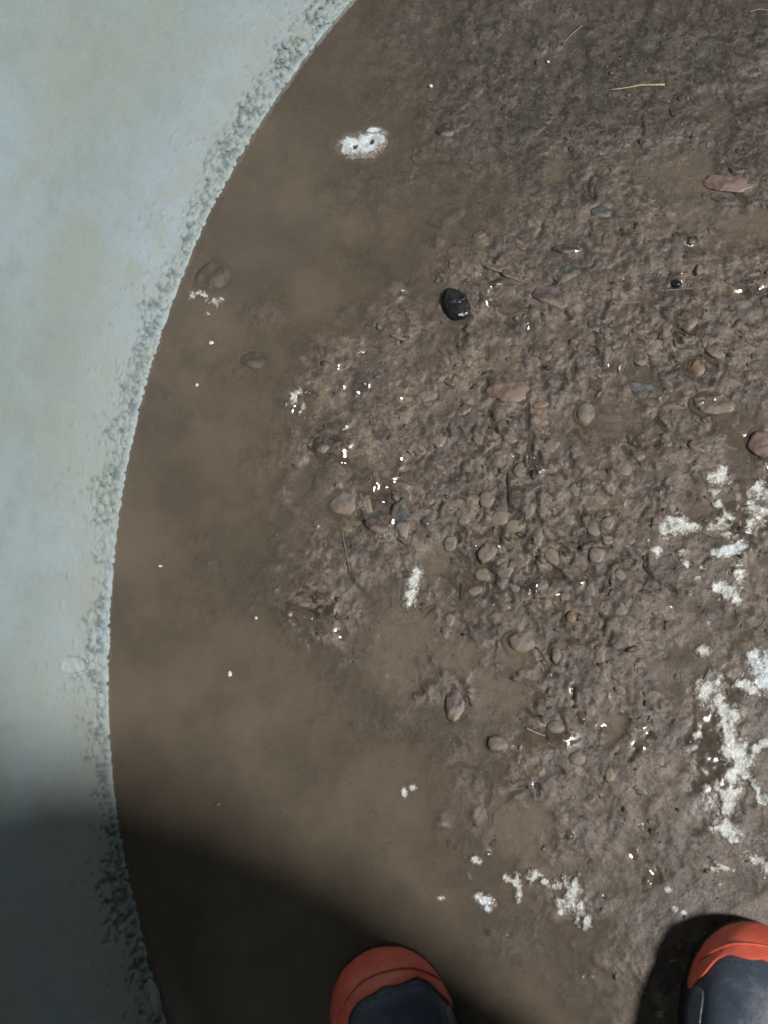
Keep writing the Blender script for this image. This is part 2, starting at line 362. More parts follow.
# ------------------------------------------------------------------ the concrete lining
FLARE = 0.20
def wall():
    fine = np.arange(R(128), R(218), STEP / RING_R)
    rest = np.linspace(fine[-1], fine[0] + 2 * math.pi, 96)[1:-1]
    ph = np.concatenate([fine, rest])
    zs = np.concatenate([np.arange(-0.03, 0.19, 0.0020), 0.19 + 0.0022 * np.cumsum(1.09 ** np.arange(1, 46))])
    zs = zs[zs < 1.5]
    P, Z = np.meshgrid(ph, zs, indexing='ij')
    arc = P * RING_R
    Zw = Z + 0.016 * fbm(arc * 9, Z * 0 + 3, 7, 4)
    band = sstep(-0.030, -0.012, Zw) * sstep(0.080, 0.014, Zw + 0.05 * fbm(arc * 20, Z * 9, 17, 3))
    band_hi = sstep(0.20, 0.05, Zw)
    n1 = fbm(arc * 280, Z * 110, 27, 4, .62)
    n2 = fbm(arc * 260, Z * 95, 37, 3, .6)
    n3 = fbm(arc * 45, Z * 18, 57, 3, .6)
    pit = sstep(0.05, 0.24, n1 + 0.28 * n3 + 0.55 * (band - 0.80)) * sstep(.05, .5, band) * sstep(-.002, .004, Z)
    pit = np.clip(np.maximum(pit, sstep(0.30, 0.46, n2) * band * .8), 0, 1)
    pin = sstep(0.50, 0.60, n2 + 0.2 * n3) * (1 - band) * band_hi * sstep(.02, .05, Z)
    off = 0.0030 * pit + 0.0014 * pin                              # outward = deeper
    off -= 0.0006 * band * fbm(arc * 200, Z * 90, 47, 3) + 0.0012 * fbm(arc * 8, Z * 6, 67, 3)
    lip = sstep(0.012, -0.004, Z)
    off -= lip * 0.0012 + lip * 0.0009 * fbm(arc * 150, Z * 60, 77, 3)
    rr = RING_R + 0.004 * fbm(arc * 3, Z * 2, 87, 2) + FLARE * np.maximum(Z, 0) + off
    # top and outer face close the section
    rin = np.concatenate([rr, np.full((len(ph), 1), RING_R + FLARE * 1.5 + 0.085), np.full((len(ph), 1), RING_R + 0.085)], 1)
    zz = np.concatenate([Z, np.full((len(ph), 1), float(zs[-1])), np.full((len(ph), 1), -0.03)], 1)
    Pp = np.repeat(ph[:, None], rin.shape[1], 1)
    V = np.stack([RING_C[0] + rin * np.cos(Pp), RING_C[1] + rin * np.sin(Pp), zz], -1).reshape(-1, 3)
    me, _ = grid_mesh("concrete_wall", V, len(ph), rin.shape[1], closed=True)
    me.flip_normals()
    z2 = np.zeros((len(ph), 2))
    attr(me, "pit", np.concatenate([np.clip(pit + pin * .5, 0, 1), z2], 1))
    attr(me, "lip", np.concatenate([lip, z2], 1))
    attr(me, "band", np.concatenate([band_hi, z2], 1))
    k = NT("shaft_concrete")
    c = k.mix(k.ramp(k.noise(5.5, 5, 0.6), 0.36, 0.64), (0.300, 0.352, 0.330), (0.318, 0.412, 0.480))
    c = k.mix(k.math('MULTIPLY', k.ramp(k.noise(11, 5, 0.65), 0.44, 0.66), 0.7), c, (0.265, 0.312, 0.275))
    c = k.mix(k.math('MULTIPLY', k.ramp(k.noise(120, 4, 0.7, vec=k.scaled((1, 1, .35))), 0.5, 0.72), 0.35), c, (0.25, 0.285, 0.28))
    stain = k.math('MULTIPLY', k.ramp(k.noise(14, 4, 0.6), 0.42, 0.66), k.math('MULTIPLY', k.attr("band"), 0.6))
    run = k.ramp(k.noise(30, 5, .7, vec=k.scaled((1, 1, .06))), .5, .72, 0, .40)
    c = k.mix(run, c, (0.265, 0.305, 0.275))
    c = k.mix(stain, c, (0.30, 0.32, 0.25))
    c = k.mix(k.math('MULTIPLY', k.attr("band"), 0.25), c, (0.47, 0.53, 0.54))
    c = k.mix(k.math('MULTIPLY', k.attr("pit"), 0.80), c, k.mix(k.ramp(k.noise(160, 3), .4, .6), (0.105, 0.13, 0.14), (0.21, 0.25, 0.26)))
    c = k.mix(k.math('MULTIPLY', k.attr("lip"), 0.25), c, (0.48, 0.56, 0.60))
    b = k.bump(k.noise(260, 4, .65), 0.5, 0.0016)
    b = k.bump(k.noise(900, 3, .6), 0.25, 0.0008, b)
    mat = k.done(c, k.ramp(k.noise(60, 3), .3, .7, .55, .8), b, spec=0.3)
    o = link("concrete_wall", me, mat)
    tag(o, "curved pale grey concrete shaft wall with a pitted honeycombed foot", "wall")
    return o, mat
the_wall, wall_mat = wall()

# ------------------------------------------------------------------ stones, chips and clods
MATS = {}
def smat(key, *a, **k):
    a = list(a)
    if len(a) > 1 and key != 'black_stone': a[1] = a[1] + .30
    if key not in MATS: MATS[key] = stone_material(key, *a, **k)
    return MATS[key]
def rock_mesh(name, seed, rx, ry, rz, planes=9, sharp=0.75, sub=3, rough=0.08):
    rnd = random.Random(seed)
    bm = bmesh.new(); bmesh.ops.create_icosphere(bm, subdivisions=sub, radius=1)
    pl = []
    for _ in range(planes):
        n = Vector((rnd.gauss(0, 1), rnd.gauss(0, 1), rnd.gauss(0, .45))).normalized()
        pl.append((n, rnd.uniform(0.55, 0.88)))
    pl.append((Vector((rnd.uniform(-.25, .25), rnd.uniform(-.25, .25), 1)).normalized(), rnd.uniform(.45, .65)))
    off = Vector((rnd.uniform(-50, 50), rnd.uniform(-50, 50), 0))
    for v in bm.verts:
        d = v.co.normalized(); r = 1.0
        for n, h in pl:
            c = d.dot(n)
            if c > 0.05: r = min(r, (h / c) * sharp + (1 - sharp) * min(1, h / c + .3))
        r *= 1 + rough * mnoise.fractal(d * 2.2 + off, 1.0, 2.0, 3)
        v.co = Vector((d.x * r * rx, d.y * r * ry, d.z * r * rz))
    me = bpy.data.meshes.new(name); bm.to_mesh(me); bm.free()
    return me
def stone(name, px, py, w_, h_, mat, label, cat=None, rot=0, seed=None, lift=0.25, tall=0.45, planes=7, sharp=.92, group=None, rough=.13, z=None, tilt=0):
    """w_, h_ in pixels of the photograph, across and along"""
    c = at(px, py)
    rx, ry = w_ * M_PX * 0.60, h_ * M_PX * 0.60
    rz = .78 * tall * min(rx, ry)
    o = link(name, rock_mesh(name, seed if seed is not None else int(px * 7 + py), rx, ry, rz, planes, sharp, 4 if max(w_, h_) > 24 else 3, rough), mat)
    zz = max(gh(c.x, c.y), -0.004) if z is None else z
    o.location = (c.x, c.y, zz + rz * (lift * 2 - 1) * 0.55 - (0.16 * rz if max(w_, h_) < 42 and lift < .6 else 0))
    o.rotation_euler = (tilt, tilt * .6, R(rot))
    return tag(o, label, cat or "stone", group)

black = smat("black_stone", (0.011, 0.011, 0.014), 0.0, 0.85)
slate = smat("slate_stone", (0.045, 0.052, 0.055), 0.28, 0.4)
teal = smat("teal_stone", (0.045, 0.051, 0.049), 0.3, 0.3)
red = smat("red_stone", (0.135, 0.084, 0.068), 0.3, 0.35)
plum = smat("plum_stone", (0.075, 0.050, 0.052), 0.3, 0.3)
pink = smat("pink_stone", (0.158, 0.104, 0.092), 0.15, 0.5)
ochre = smat("ochre_stone", (0.20, 0.122, 0.076), 0.2, 0.4)
grey = smat("grey_stone", (0.135, 0.118, 0.103), 0.35, 0.3)
pale = smat("pale_stone", (0.160, 0.138, 0.118), 0.3, 0.2)
brown = smat("brown_stone", (0.088, 0.066, 0.054), 0.4, 0.35)
drk = smat("dark_brown_stone", (0.038, 0.032, 0.030), 0.25, 0.35)
blue = smat("blue_stone", (0.072, 0.080, 0.086), 0.25, 0.35)
dull = smat("dull_pebble", (0.125, 0.106, 0.090), 0.6, 0.25)

stone("stone", 456, 304, 27, 30, black, "glossy black angular stone standing alone on the mud, glinting wet", rot=18, seed=17, lift=.7, tall=.7, planes=6, sharp=1.0, rough=.10)
stone("stone", 510, 390, 40, 24, red, "flat reddish brown stone half sunk in the middle of the mud", rot=8, seed=8, lift=.45, tall=.35)
stone("stone", 551, 297, 40, 26, plum, "purplish brown angular stone beside the teal grey stones", rot=-20, seed=3, lift=.5, tall=.4, sharp=.9)
stone("stone", 566, 274, 26, 17, teal, "teal grey angular stone just above the purplish brown stone", rot=10, seed=4, lift=.5, tall=.45, sharp=.9)
stone("stone", 525, 302, 24, 14, teal, "long teal grey stone left of the purplish brown stone", rot=-12, seed=9, lift=.4, tall=.4)
stone("stone", 510, 276, 26, 9, brown, "narrow brown stone sliver pointing at the teal grey stone", rot=-28, seed=12, lift=.6, tall=.8, sharp=.9)
stone("stone", 762, 444, 26, 26, pink, "smooth pink stone cut by the right edge of the photo", rot=10, seed=2, lift=.6, tall=.6, sharp=.4)
stone("stone", 728, 183, 46, 20, pink, "pinkish wedge-shaped stone lying on pale silt at upper right", rot=-4, seed=21, lift=.45, tall=.35, sharp=.9)
stone("stone", 726, 201, 26, 8, teal, "thin dark teal stone under the pinkish wedge-shaped stone", rot=-16, seed=22, lift=.6, tall=.9)
stone("stone", 738, 171, 18, 9, drk, "dark brown chip on top edge of the pinkish wedge-shaped stone", rot=5, seed=23, lift=.6, tall=.6)
stone("stone", 600, 213, 24, 13, blue, "small blue grey stone left of the pale silt pool", rot=-5, seed=24, lift=.5, tall=.5)
stone("stone", 447, 216, 36, 22, teal, "dark teal grey stone sunk in smooth mud below the white flake", rot=20, seed=25, lift=.3, tall=.35)
stone("stone", 446, 131, 18, 15, drk, "small round dark stone in the smooth mud right of the white flake", rot=0, seed=26, lift=.5, tall=.5, sharp=.4)
stone("stone", 212, 276, 34, 28, slate, "large dark drowned stone near the wall beside white scum", rot=30, seed=27, lift=.42, tall=.22, sharp=.35, z=-0.0030)
stone("stone", 254, 359, 24, 18, slate, "smaller dark drowned stone in the brown water away from the wall", rot=-12, seed=28, lift=.44, tall=.26, sharp=.35, z=-0.0028)
stone("stone", 346, 307, 22, 16, drk, "dark lumpy stone where brown water meets the mud", rot=25, seed=29, lift=.4, tall=.4)
stone("stone", 328, 291, 18, 11, drk, "small dark stone up-left of the dark lumpy stone", rot=-15, seed=30, lift=.35, tall=.4)
stone("stone", 541, 405, 15, 7, ochre, "bright orange chip just right of the flat reddish brown stone", rot=18, seed=31, lift=.8, tall=.6, cat="stone chip")
stone("stone", 698, 368, 15, 17, ochre, "orange brown pebble in a dark socket of mud", rot=35, seed=32, lift=.5, tall=.6, sharp=.5)
stone("stone", 586, 414, 18, 22, grey, "rounded grey pebble with a dark crescent gap on its left", rot=-10, seed=33, lift=.55, tall=.6, sharp=.3)
stone("stone", 604, 413, 40, 15, brown, "low brown stone touching the rounded grey pebble", rot=-14, seed=34, lift=.35, tall=.4, sharp=.5)
stone("stone", 714, 405, 40, 18, brown, "long oval brown stone outlined by a dark gap, glinting along one side", rot=-8, seed=35, lift=.45, tall=.45, sharp=.4)
stone("stone", 344, 503, 28, 23, grey, "round grey stone in the mud beside a long grey sliver", rot=10, seed=36, lift=.4, tall=.4, sharp=.4)
stone("stone", 366, 500, 11, 40, grey, "long grey sliver right of the round grey stone", rot=14, seed=37, lift=.45, tall=.7, sharp=.6)
stone("stone", 402, 522, 21, 42, slate, "upright slate grey slab sunk in mud near the long grey sliver", rot=-3, seed=38, lift=.33, tall=.3, sharp=.8)
stone("stone", 429, 396, 20, 14, pale, "pale grey flat stone left of the flat reddish brown stone", rot=15, seed=39, lift=.6, tall=.35, sharp=.9)
stone("stone", 455, 706, 17, 28, plum, "dark purple stone in tan silt right of centre", rot=4, seed=40, lift=.75, tall=.45)
stone("stone", 522, 643, 25, 17, pale, "oval pale pebble with a dark rim on the tan silt", rot=-4, seed=41, lift=.45, tall=.45, sharp=.3)
stone("stone", 555, 727, 16, 11, pale, "clean egg-shaped pale pebble among the glints low in the mud", rot=-8, seed=42, lift=.8, tall=.6, sharp=.1, rough=.03)
stone("stone", 497, 744, 20, 13, grey, "wet grey pebble with glints, left of the egg-shaped pebble", rot=-5, seed=43, lift=.65, tall=.6, sharp=.4)
stone("stone", 577, 758, 17, 15, grey, "dull grey round pebble below the egg-shaped pebble", rot=10, seed=44, lift=.5, tall=.5, sharp=.3)
stone("stone", 556, 654, 9, 17, grey, "small upright grey pebble right of the dark-rimmed oval pebble", rot=0, seed=45, lift=.6, tall=.8, sharp=.4)
stone("stone", 571, 704, 13, 10, dull, "small dull pebble at the end of a dark crack below the upright pebble", rot=20, seed=46, lift=.55, tall=.6)
stone("stone", 646, 391, 34, 17, blue, "blue grey stone half buried right of the crescent-gapped pebble", rot=-18, seed=47, lift=.35, tall=.4)
stone("stone", 690, 321, 24, 20, brown, "brown stone with sharp upright edges below the twig", rot=30, seed=48, lift=.45, tall=.5, sharp=.95)
stone("stone", 716, 352, 22, 13, brown, "brown stone with a dark gap under it, right of the sharp-edged brown stone", rot=-6, seed=49, lift=.5, tall=.5)
stone("stone", 698, 272, 7, 12, pale, "small pale upright chip above the sharp-edged brown stone", rot=0, seed=50, lift=.8, tall=.9, cat="stone chip")
stone("stone", 753, 275, 15, 6, pale, "narrow pale chip by the right edge above wet glints", rot=8, seed=51, lift=.8, tall=.8, cat="stone chip")
stone("stone", 399, 338, 16, 5, pale, "thin pale chip in smooth mud left of the black glossy stone", rot=-12, seed=52, lift=.8, tall=.9, cat="stone chip")
stone("stone", 494, 268, 26, 7, brown, "thin pinkish brown splinter up-right of the black glossy stone", rot=-22, seed=53, lift=.7, tall=.9, cat="stone chip")
stone("stone", 594, 186, 15, 24, slate, "dark upright stone between two pale silt pools", rot=6, seed=54, lift=.35, tall=.45)
stone("stone", 596, 327, 20, 13, slate, "dark slate stone above a forked crack in the mud", rot=-8, seed=55, lift=.35, tall=.4)
stone("stone", 594, 372, 15, 16, brown, "brown pebble with glinting dark gap, above the crescent-gapped pebble", rot=0, seed=56, lift=.45, tall=.5, sharp=.4)
stone("stone", 565, 250, 22, 9, drk, "small dark wet stone with a white glint below the silt pools", rot=0, seed=57, lift=.6, tall=.7)
stone("stone", 691, 241, 10, 8, drk, "tiny black pebble carrying one bright glint", rot=0, seed=58, lift=.7, tall=.8, sharp=.4)
stone("stone", 676, 284, 10, 8, black, "tiny black wet pebble at left end of the twig", rot=0, seed=59, lift=.7, tall=.8, sharp=.4)
stone("stone", 412, 924, 26, 42, slate, "flat dark grey stone in front of the left boot", rot=12, seed=60, lift=.5, tall=.3, sharp=.9)
stone("stone", 418, 741, 13, 12, plum, "small dark purple spot of stone in smooth tan silt", rot=0, seed=61, lift=.35, tall=.35, sharp=.3)
stone("stone", 571, 617, 9, 12, ochre, "small tan orange pebble above the dark-rimmed oval pebble", rot=0, seed=62, lift=.7, tall=.8, sharp=.3)
stone("stone", 483, 574, 18, 12, dull, "dull flat pebble near the bottom of the pebble patch", rot=-15, seed=63)
stone("stone", 697, 447, 20, 11, brown, "brown lump left of the smooth pink stone", rot=-30, seed=64, lift=.5, tall=.5)
stone("stone", 320, 445, 22, 16, drk, "dark wet stone among bright glints near the water's edge", rot=20, seed=65, lift=.45, tall=.5)
stone("stone", 306, 602, 24, 14, brown, "wet brown stone with glints at the edge of the brown water", rot=-10, seed=66, lift=.4, tall=.4)
stone("stone", 378, 526, 22, 14, plum, "dark wet stone with streak of glints left of the slate slab", rot=-20, seed=67, lift=.4, tall=.45)
# the patch of half-buried pebbles in the middle of the mud
pebbles = [(487, 500, 16, 15), (488, 554, 24, 15), (499, 518, 15, 18), (505, 570, 15, 16), (515, 526, 18, 14), (570, 519, 13, 11), (598, 556, 18, 16),
           (608, 524, 14, 14), (594, 530, 12, 16), (516, 588, 9, 14), (552, 470, 12, 11), (451, 543, 12, 16), (476, 590, 18, 10), (529, 512, 16, 10),
           (552, 557, 22, 12), (606, 540, 12, 10), (552, 447, 18, 11), (562, 462, 10, 8), (485, 470, 13, 9), (500, 455, 16, 9), (574, 540, 14, 11),
           (538, 540, 15, 11), (465, 520, 13, 12), (540, 585, 14, 11), (565, 597, 10, 9), (590, 590, 13, 10), (620, 575, 14, 11), (520, 470, 12, 14),
           (480, 440, 14, 12), (575, 490, 12, 10), (600, 500, 15, 10), (630, 540, 12, 11), (625, 470, 16, 12), (545, 430, 12, 9), (510, 440, 13, 10)]
# clods standing out of the mud to the right
clods = [(640, 330, 18, 12), (655, 345, 13, 10), (668, 385, 16, 11), (640, 360, 14, 12), (622, 395, 16, 12), (742, 330, 16, 10), (750, 375, 14, 11),
         (735, 420, 16, 10), (665, 440, 18, 12), (640, 455, 13, 11), (610, 340, 14, 10), (575, 345, 13, 11), (548, 355, 16, 12), (470, 350, 14, 10),
         (450, 380, 16, 12), (465, 410, 14, 11), (440, 440, 15, 12), (420, 450, 12, 14), (660, 270, 13, 9), (640, 240, 12, 8), (520, 245, 14, 9), (480, 235, 13, 9),
         (620, 610, 15, 11), (640, 640, 13, 10), (655, 610, 12, 9), (600, 655, 14, 11), (620, 690, 13, 9), (530, 690, 14, 10), (590, 710, 12, 10), (470, 745, 12, 9),
         (540, 770, 14, 10), (610, 775, 13, 9), (640, 790, 14, 10), (590, 800, 12, 9), (660, 760, 14, 9), (440, 470, 14, 10), (430, 500, 12, 11), (450, 620, 13, 10)]
LANDMARKS = [(456, 304, "glossy black angular stone"), (510, 390, "flat reddish brown stone"), (551, 297, "purplish brown angular stone"), (762, 444, "smooth pink stone"),
             (541, 405, "bright orange chip"), (698, 368, "orange brown pebble"), (586, 414, "rounded grey pebble"), (714, 405, "long oval brown stone"), (344, 503, "round grey stone"),
             (402, 522, "slate grey slab"), (455, 706, "dark purple stone"), (522, 643, "dark-rimmed oval pebble"), (555, 727, "egg-shaped pale pebble"), (571, 617, "tan orange pebble"),
             (509, 490, "black upright twig"), (411, 590, "narrow white scum streak"), (677, 525, "compact painted glare patch"), (600, 213, "small blue grey stone"), (690, 289, "long level twig")]
SIDES = ["right of", "up-right of", "above", "up-left of", "left of", "down-left of", "below", "down-right of"]
RANK = ["nearest", "second nearest", "third nearest", "fourth nearest", "fifth nearest", "sixth nearest"]
TAKEN = set()
def name_by_place(kind, i, mat, a, b, x, y):
    """say which pebble or clod this is: its look, then its rank on one side of a stone or twig that stands out"""
    same = pebbles if kind == "pebble" else clods
    sec = lambda px, py, l: int(round(math.degrees(math.atan2(l[1] - py, px - l[0])) / 45)) % 8
    best = None
    for l in LANDMARKS:
        me_s, d = sec(x, y, l), math.hypot(x - l[0], y - l[1])
        rank = sum(1 for q in same if sec(q[0], q[1], l) == me_s and math.hypot(q[0] - l[0], q[1] - l[1]) < d - 1e-6)
        if rank < 6 and (best is None or (rank * 45 + d) < best[0]): best = (rank * 45 + d, rank, me_s, l[2])
    tone = {"dull_pebble": "dull", "pale_stone": "pale", "grey_stone": "grey", "brown_stone": "brown"}[mat.name.split('.')[0]]
    shape = "long" if a > 1.45 * b else ("upright" if b > a * 1.2 else "round")
    lab = f"{tone} {shape} {'half-buried pebble' if kind == 'pebble' else 'mud clod'}, {RANK[best[1]]} {kind} {SIDES[best[2]]} the {best[3]}"
    assert lab not in TAKEN; TAKEN.add(lab)
    return lab
for i, (x, y, a, b) in enumerate(pebbles):
    stone("pebble", x, y, a, b, [dull, pale, dull, grey][i % 4], name_by_place("pebble", i, [dull, pale, dull, grey][i % 4], a, b, x, y), cat="pebble",
          rot=(i * 47) % 180, seed=200 + i, lift=.45, tall=.45, sharp=.75, group="muddy pebbles of the dense patch")
for i, (x, y, a, b) in enumerate(clods):
    stone("mud_clod", x, y, a, b, [brown, dull, brown][i % 3], name_by_place("clod", i, [brown, dull, brown][i % 3], a, b, x, y), cat="clod",
          rot=(i * 61) % 180, seed=300 + i, lift=.35, tall=.4, sharp=.7, rough=.3, group="mud clods around the pebble patch")

# ------------------------------------------------------------------ twigs and straws
def tube_mesh(name, pts, r0, r1, n=6):
    bm = bmesh.new(); rings = []
    for i, p in enumerate(pts):
        a = pts[max(0, i - 1)]; b = pts[min(len(pts) - 1, i + 1)]
        d = (b - a).normalized(); s = d.cross(Vector((0, 0, 1))).normalized(); u = s.cross(d)
        r = r0 + (r1 - r0) * i / (len(pts) - 1)
        rings.append([bm.verts.new(p + (s * math.cos(t) + u * math.sin(t)) * r) for t in [2 * math.pi * k / n for k in range(n)]])
    for a, b in zip(rings, rings[1:]):
        for k in range(n): bm.faces.new((a[k], a[(k + 1) % n], b[(k + 1) % n], b[k]))
    bm.faces.new(rings[0][::-1]); bm.faces.new(rings[-1])
    bmesh.ops.recalc_face_normals(bm, faces=bm.faces)
    me = bpy.data.meshes.new(name); bm.to_mesh(me); bm.free(); return me
def twig(name, pxs, r0, r1, mat, label, cat, lift=0.0008):
    P = [at(*p) for p in pxs]; q = []
    for i in range(len(P) - 1):
        for k in range(5): q.append(P[i].lerp(P[i + 1], k / 5))
    q.append(P[-1])
    for p in q: p.z = max(gh(p.x, p.y), 0) + lift
    for _ in range(3): 
        for i in range(1, len(q) - 1): q[i].z = (q[i - 1].z + q[i].z * 2 + q[i + 1].z) / 4
    return tag(link(name, tube_mesh(name, q, r0, r1), mat), label, cat)
straw_m = plain_material("straw", (0.42, 0.33, 0.20), 0.4, 300)
stem_m = plain_material("muddy_straw", (0.17, 0.145, 0.11), 0.5, 300)
twig_m = plain_material("twig_bark", (0.040, 0.030, 0.025), 0.5, 300)
twig("straw", [(610, 91), (625, 89), (640, 86.5), (664, 86)], 0.0004, 0.0012, straw_m, "pale yellow straw lying on the dark mud at the top", "straw")
twig("straw", [(563, 44), (571, 35), (582, 26)], 0.0006, 0.0009, stem_m, "dull muddy straw left of the pale yellow straw", "straw")
twig("straw", [(748, 14), (758, 11), (768, 12)], 0.0008, 0.0009, stem_m, "dull straw in the top right corner", "straw")
twig("twig", [(655, 292), (690, 289), (728, 286)], 0.0007, 0.0006, stem_m, "thin straight twig lying level among the right-hand stones", "twig")
twig("twig", [(613, 305), (640, 302)], 0.0007, 0.0006, stem_m, "short thin twig left of the long level twig", "twig")
twig("twig", [(342, 530), (345, 548), (350, 572)], 0.0007, 0.0005, stem_m, "thin grey twig in smooth mud below the round grey stone", "twig")
twig("twig", [(508, 473), (509, 490), (510, 508)], 0.0009, 0.0007, twig_m, "black upright twig in the dense pebble patch", "twig")
twig("twig", [(462, 584), (461, 600)], 0.0009, 0.0008, twig_m, "short black twig at lower left of the pebble patch", "twig")
twig("twig", [(526, 728), (534, 732), (545, 736)], 0.0010, 0.0006, plain_material("wet_stem", (0.30, 0.27, 0.24), 0.12, 300, spec=.6), "short wet stem shining white beside the egg-shaped pebble", "twig")
twig("twig", [(592, 747), (600, 750), (606, 755)], 0.0006, 0.0008, stem_m, "short thin stem with glint below the pale silt spot", "twig")
twig("twig", [(643, 556), (644, 566), (652, 577)], 0.0010, 0.0008, twig_m, "small bent dark twig below the painted glare on the right", "twig")

# ------------------------------------------------------------------ thin lumpy sheets on the mud: white scum, flakes, and wet glare painted white
def scum_glare_material(name, c, rough=.30):
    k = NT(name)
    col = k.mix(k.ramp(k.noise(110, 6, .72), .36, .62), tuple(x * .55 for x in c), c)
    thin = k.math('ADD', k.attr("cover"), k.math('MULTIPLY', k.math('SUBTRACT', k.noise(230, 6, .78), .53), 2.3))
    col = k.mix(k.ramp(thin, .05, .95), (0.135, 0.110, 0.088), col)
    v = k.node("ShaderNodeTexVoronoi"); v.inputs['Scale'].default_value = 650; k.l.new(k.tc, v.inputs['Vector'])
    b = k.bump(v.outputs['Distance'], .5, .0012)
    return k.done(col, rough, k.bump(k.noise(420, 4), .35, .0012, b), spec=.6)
scum_glare_m = scum_glare_material("white_scum_glare", (0.66, 0.68, 0.645))
scum_glare_g = scum_glare_material("greenish_scum_glare", (0.56, 0.575, 0.53))
scum_glare_w = scum_glare_material("wet_white_scum_glare", (0.64, 0.70, 0.735), .2)
def scum(blobs, mat, label, cat="scum", name="scum", seed=1, nscale=190, namp=0.75, thr=0.5, thick=0.0007, cell=0.0010, stretch=1.0, extra=None):  # also lays the painted glare patches
    us_ = [b[0] for b in blobs]; vs_ = [b[1] for b in blobs]; mr = max(max(b[2], b[3]) for b in blobs) * 2 + 6
    a = at(min(us_) - mr, max(vs_) + mr); b = at(max(us_) + mr, min(vs_) - mr)
    xs, ys = np.arange(a.x, b.x, cell), np.arange(a.y, b.y, cell)
    x, y = np.meshgrid(xs, ys, indexing='ij'); u, v = uv_of(x, y)
    msk = np.zeros(u.shape)
    for q in blobs:
        t = R(q[4]) if len(q) > 4 else 0
        du, dv = u - q[0], v - q[1]
        du, dv = du * math.cos(t) + dv * math.sin(t), -du * math.sin(t) + dv * math.cos(t)
        msk = np.maximum(msk, 1.15 * np.exp(-0.7 * ((du / q[2]) ** 2 + (dv / q[3]) ** 2)))
    msk = msk + namp * (fbm(x * nscale, y * nscale * stretch, seed, 5, .68) + .45 * fbm(x * nscale * 2.2, y * nscale * 2.2 * stretch, seed + 70, 3, .6)) * sstep(0.02, .35, msk) - thr
    if extra: msk = extra(u, v, msk)
    h = np.maximum(gh_np(x, y), 0) + thick * np.clip(msk * 2.2 + .35, -1.0, 1) + 0.00022 * fbm(x * 300, y * 300, seed + 9, 3)
    kp = msk > -0.30
    kq = kp[:-1, :-1] & kp[1:, :-1] & kp[:-1, 1:] & kp[1:, 1:]
    if not kq.any(): return None
    me, us2 = grid_mesh(name, np.stack([x, y, h], -1).reshape(-1, 3), len(xs), len(ys), keep=kq)
    attr(me, "cover", np.clip(msk.reshape(-1)[us2] * 1.7 + .10, 0, 1))
    o = tag(link(name, me, mat), label, cat)
    return o
def flake_holes(u, v, msk):
    for x, y, r in ((355, 148, 1.5), (356.5, 147, 1.0), (372, 142.5, 1.6), (371, 144, 1.0)):
        msk = np.minimum(msk, (np.hypot(u - x, v - y) / r - 1) * .6)
    return msk
scum([(352, 146, 11, 8, 10), (366, 144, 12, 9, -10), (374, 138, 8, 8), (374, 132, 8, 4), (346, 151, 5, 4), (381, 140, 4, 5)], scum_glare_w,
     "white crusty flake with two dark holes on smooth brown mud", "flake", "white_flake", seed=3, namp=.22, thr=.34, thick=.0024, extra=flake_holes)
scum([(374, 131.5, 8.5, 3.2)], scum_glare_w, "small bright white chip on the corner of the holed white flake", "flake", "white_flake", seed=4, namp=.1, thr=.45, thick=.0036)
scum([(200, 294, 9, 4), (214, 302, 7, 6), (208, 313, 3, 2.5), (192, 297, 4, 3), (222, 299, 5, 2.5)], scum_glare_g, "thin torn white scum floating beside the large drowned stone", seed=5, namp=1.1, thr=.62, thick=.0012)
scum([(415, 580, 6, 10, 12), (411, 595, 5.5, 9, 12), (408, 603, 4, 4)], scum_glare_m, "narrow white scum streak on the smooth tan mud in mid photo", seed=6, namp=.8, thr=.45)
scum([(484, 901, 9, 5.5, 25), (487, 908, 4, 4), (478, 896, 5, 4)], scum_glare_w, "small bright bluish white spot in front of the boots", seed=7, namp=.5, thr=.45, thick=.0012)
scum([(572, 893, 11, 14), (580, 908, 9, 13, -15), (563, 905, 8, 9), (556, 885, 8, 5, 20), (587, 921, 5, 7)], scum_glare_g, "ragged white patch between the two boots, ahead of them", seed=8, namp=1.1, thr=.55, stretch=.6)
scum([(517, 882, 4, 10), (533, 876, 7, 6), (508, 878, 5, 4), (545, 882, 6, 4, 25), (518, 893, 3, 8)], scum_glare_g, "broken line of thin white film left of the ragged patch", seed=9, namp=1.1, thr=.58)
scum([(677, 525, 12, 9), (664, 530, 6, 7), (690, 527, 8, 5), (671, 520, 6, 5)], scum_glare_m, "compact painted glare patch standing alone left of the others on the right", seed=10, namp=.75, thr=.47, stretch=1.6)  # wet glare down the right side, painted as pale film
scum([(656, 551, 5, 5), (648, 540, 2, 2)], scum_glare_m, "tiny painted glare spot below the compact patch", seed=11, namp=.6, thr=.45)
scum([(718, 478, 10, 7), (712, 480, 6, 5), (722, 472, 5, 6)], scum_glare_m, "white painted glare spot below the smooth pink stone, uppermost on the right", seed=12, namp=.75, thr=.47, stretch=1.8)
scum([(714, 492, 6, 4), (718, 503, 5, 5), (725, 512, 6, 4)], scum_glare_g, "faint thin painted glare specks hanging below the uppermost spot", seed=13, namp=1.1, thr=.68)
scum([(760, 490, 9, 8), (766, 496, 7, 7), (752, 508, 9, 6, 20), (750, 522, 8, 5), (765, 512, 7, 4)], scum_glare_m, "broken painted glare cluster touching the right edge of the photo", seed=14, namp=.95, thr=.52, stretch=1.6)
scum([(721, 523, 8, 6), (712, 527, 5, 4), (729, 518, 6, 4), (728, 535, 8, 3.5)], scum_glare_g, "small torn painted glare piece between compact patch and right edge cluster", seed=15, namp=.9, thr=.52, stretch=1.5)
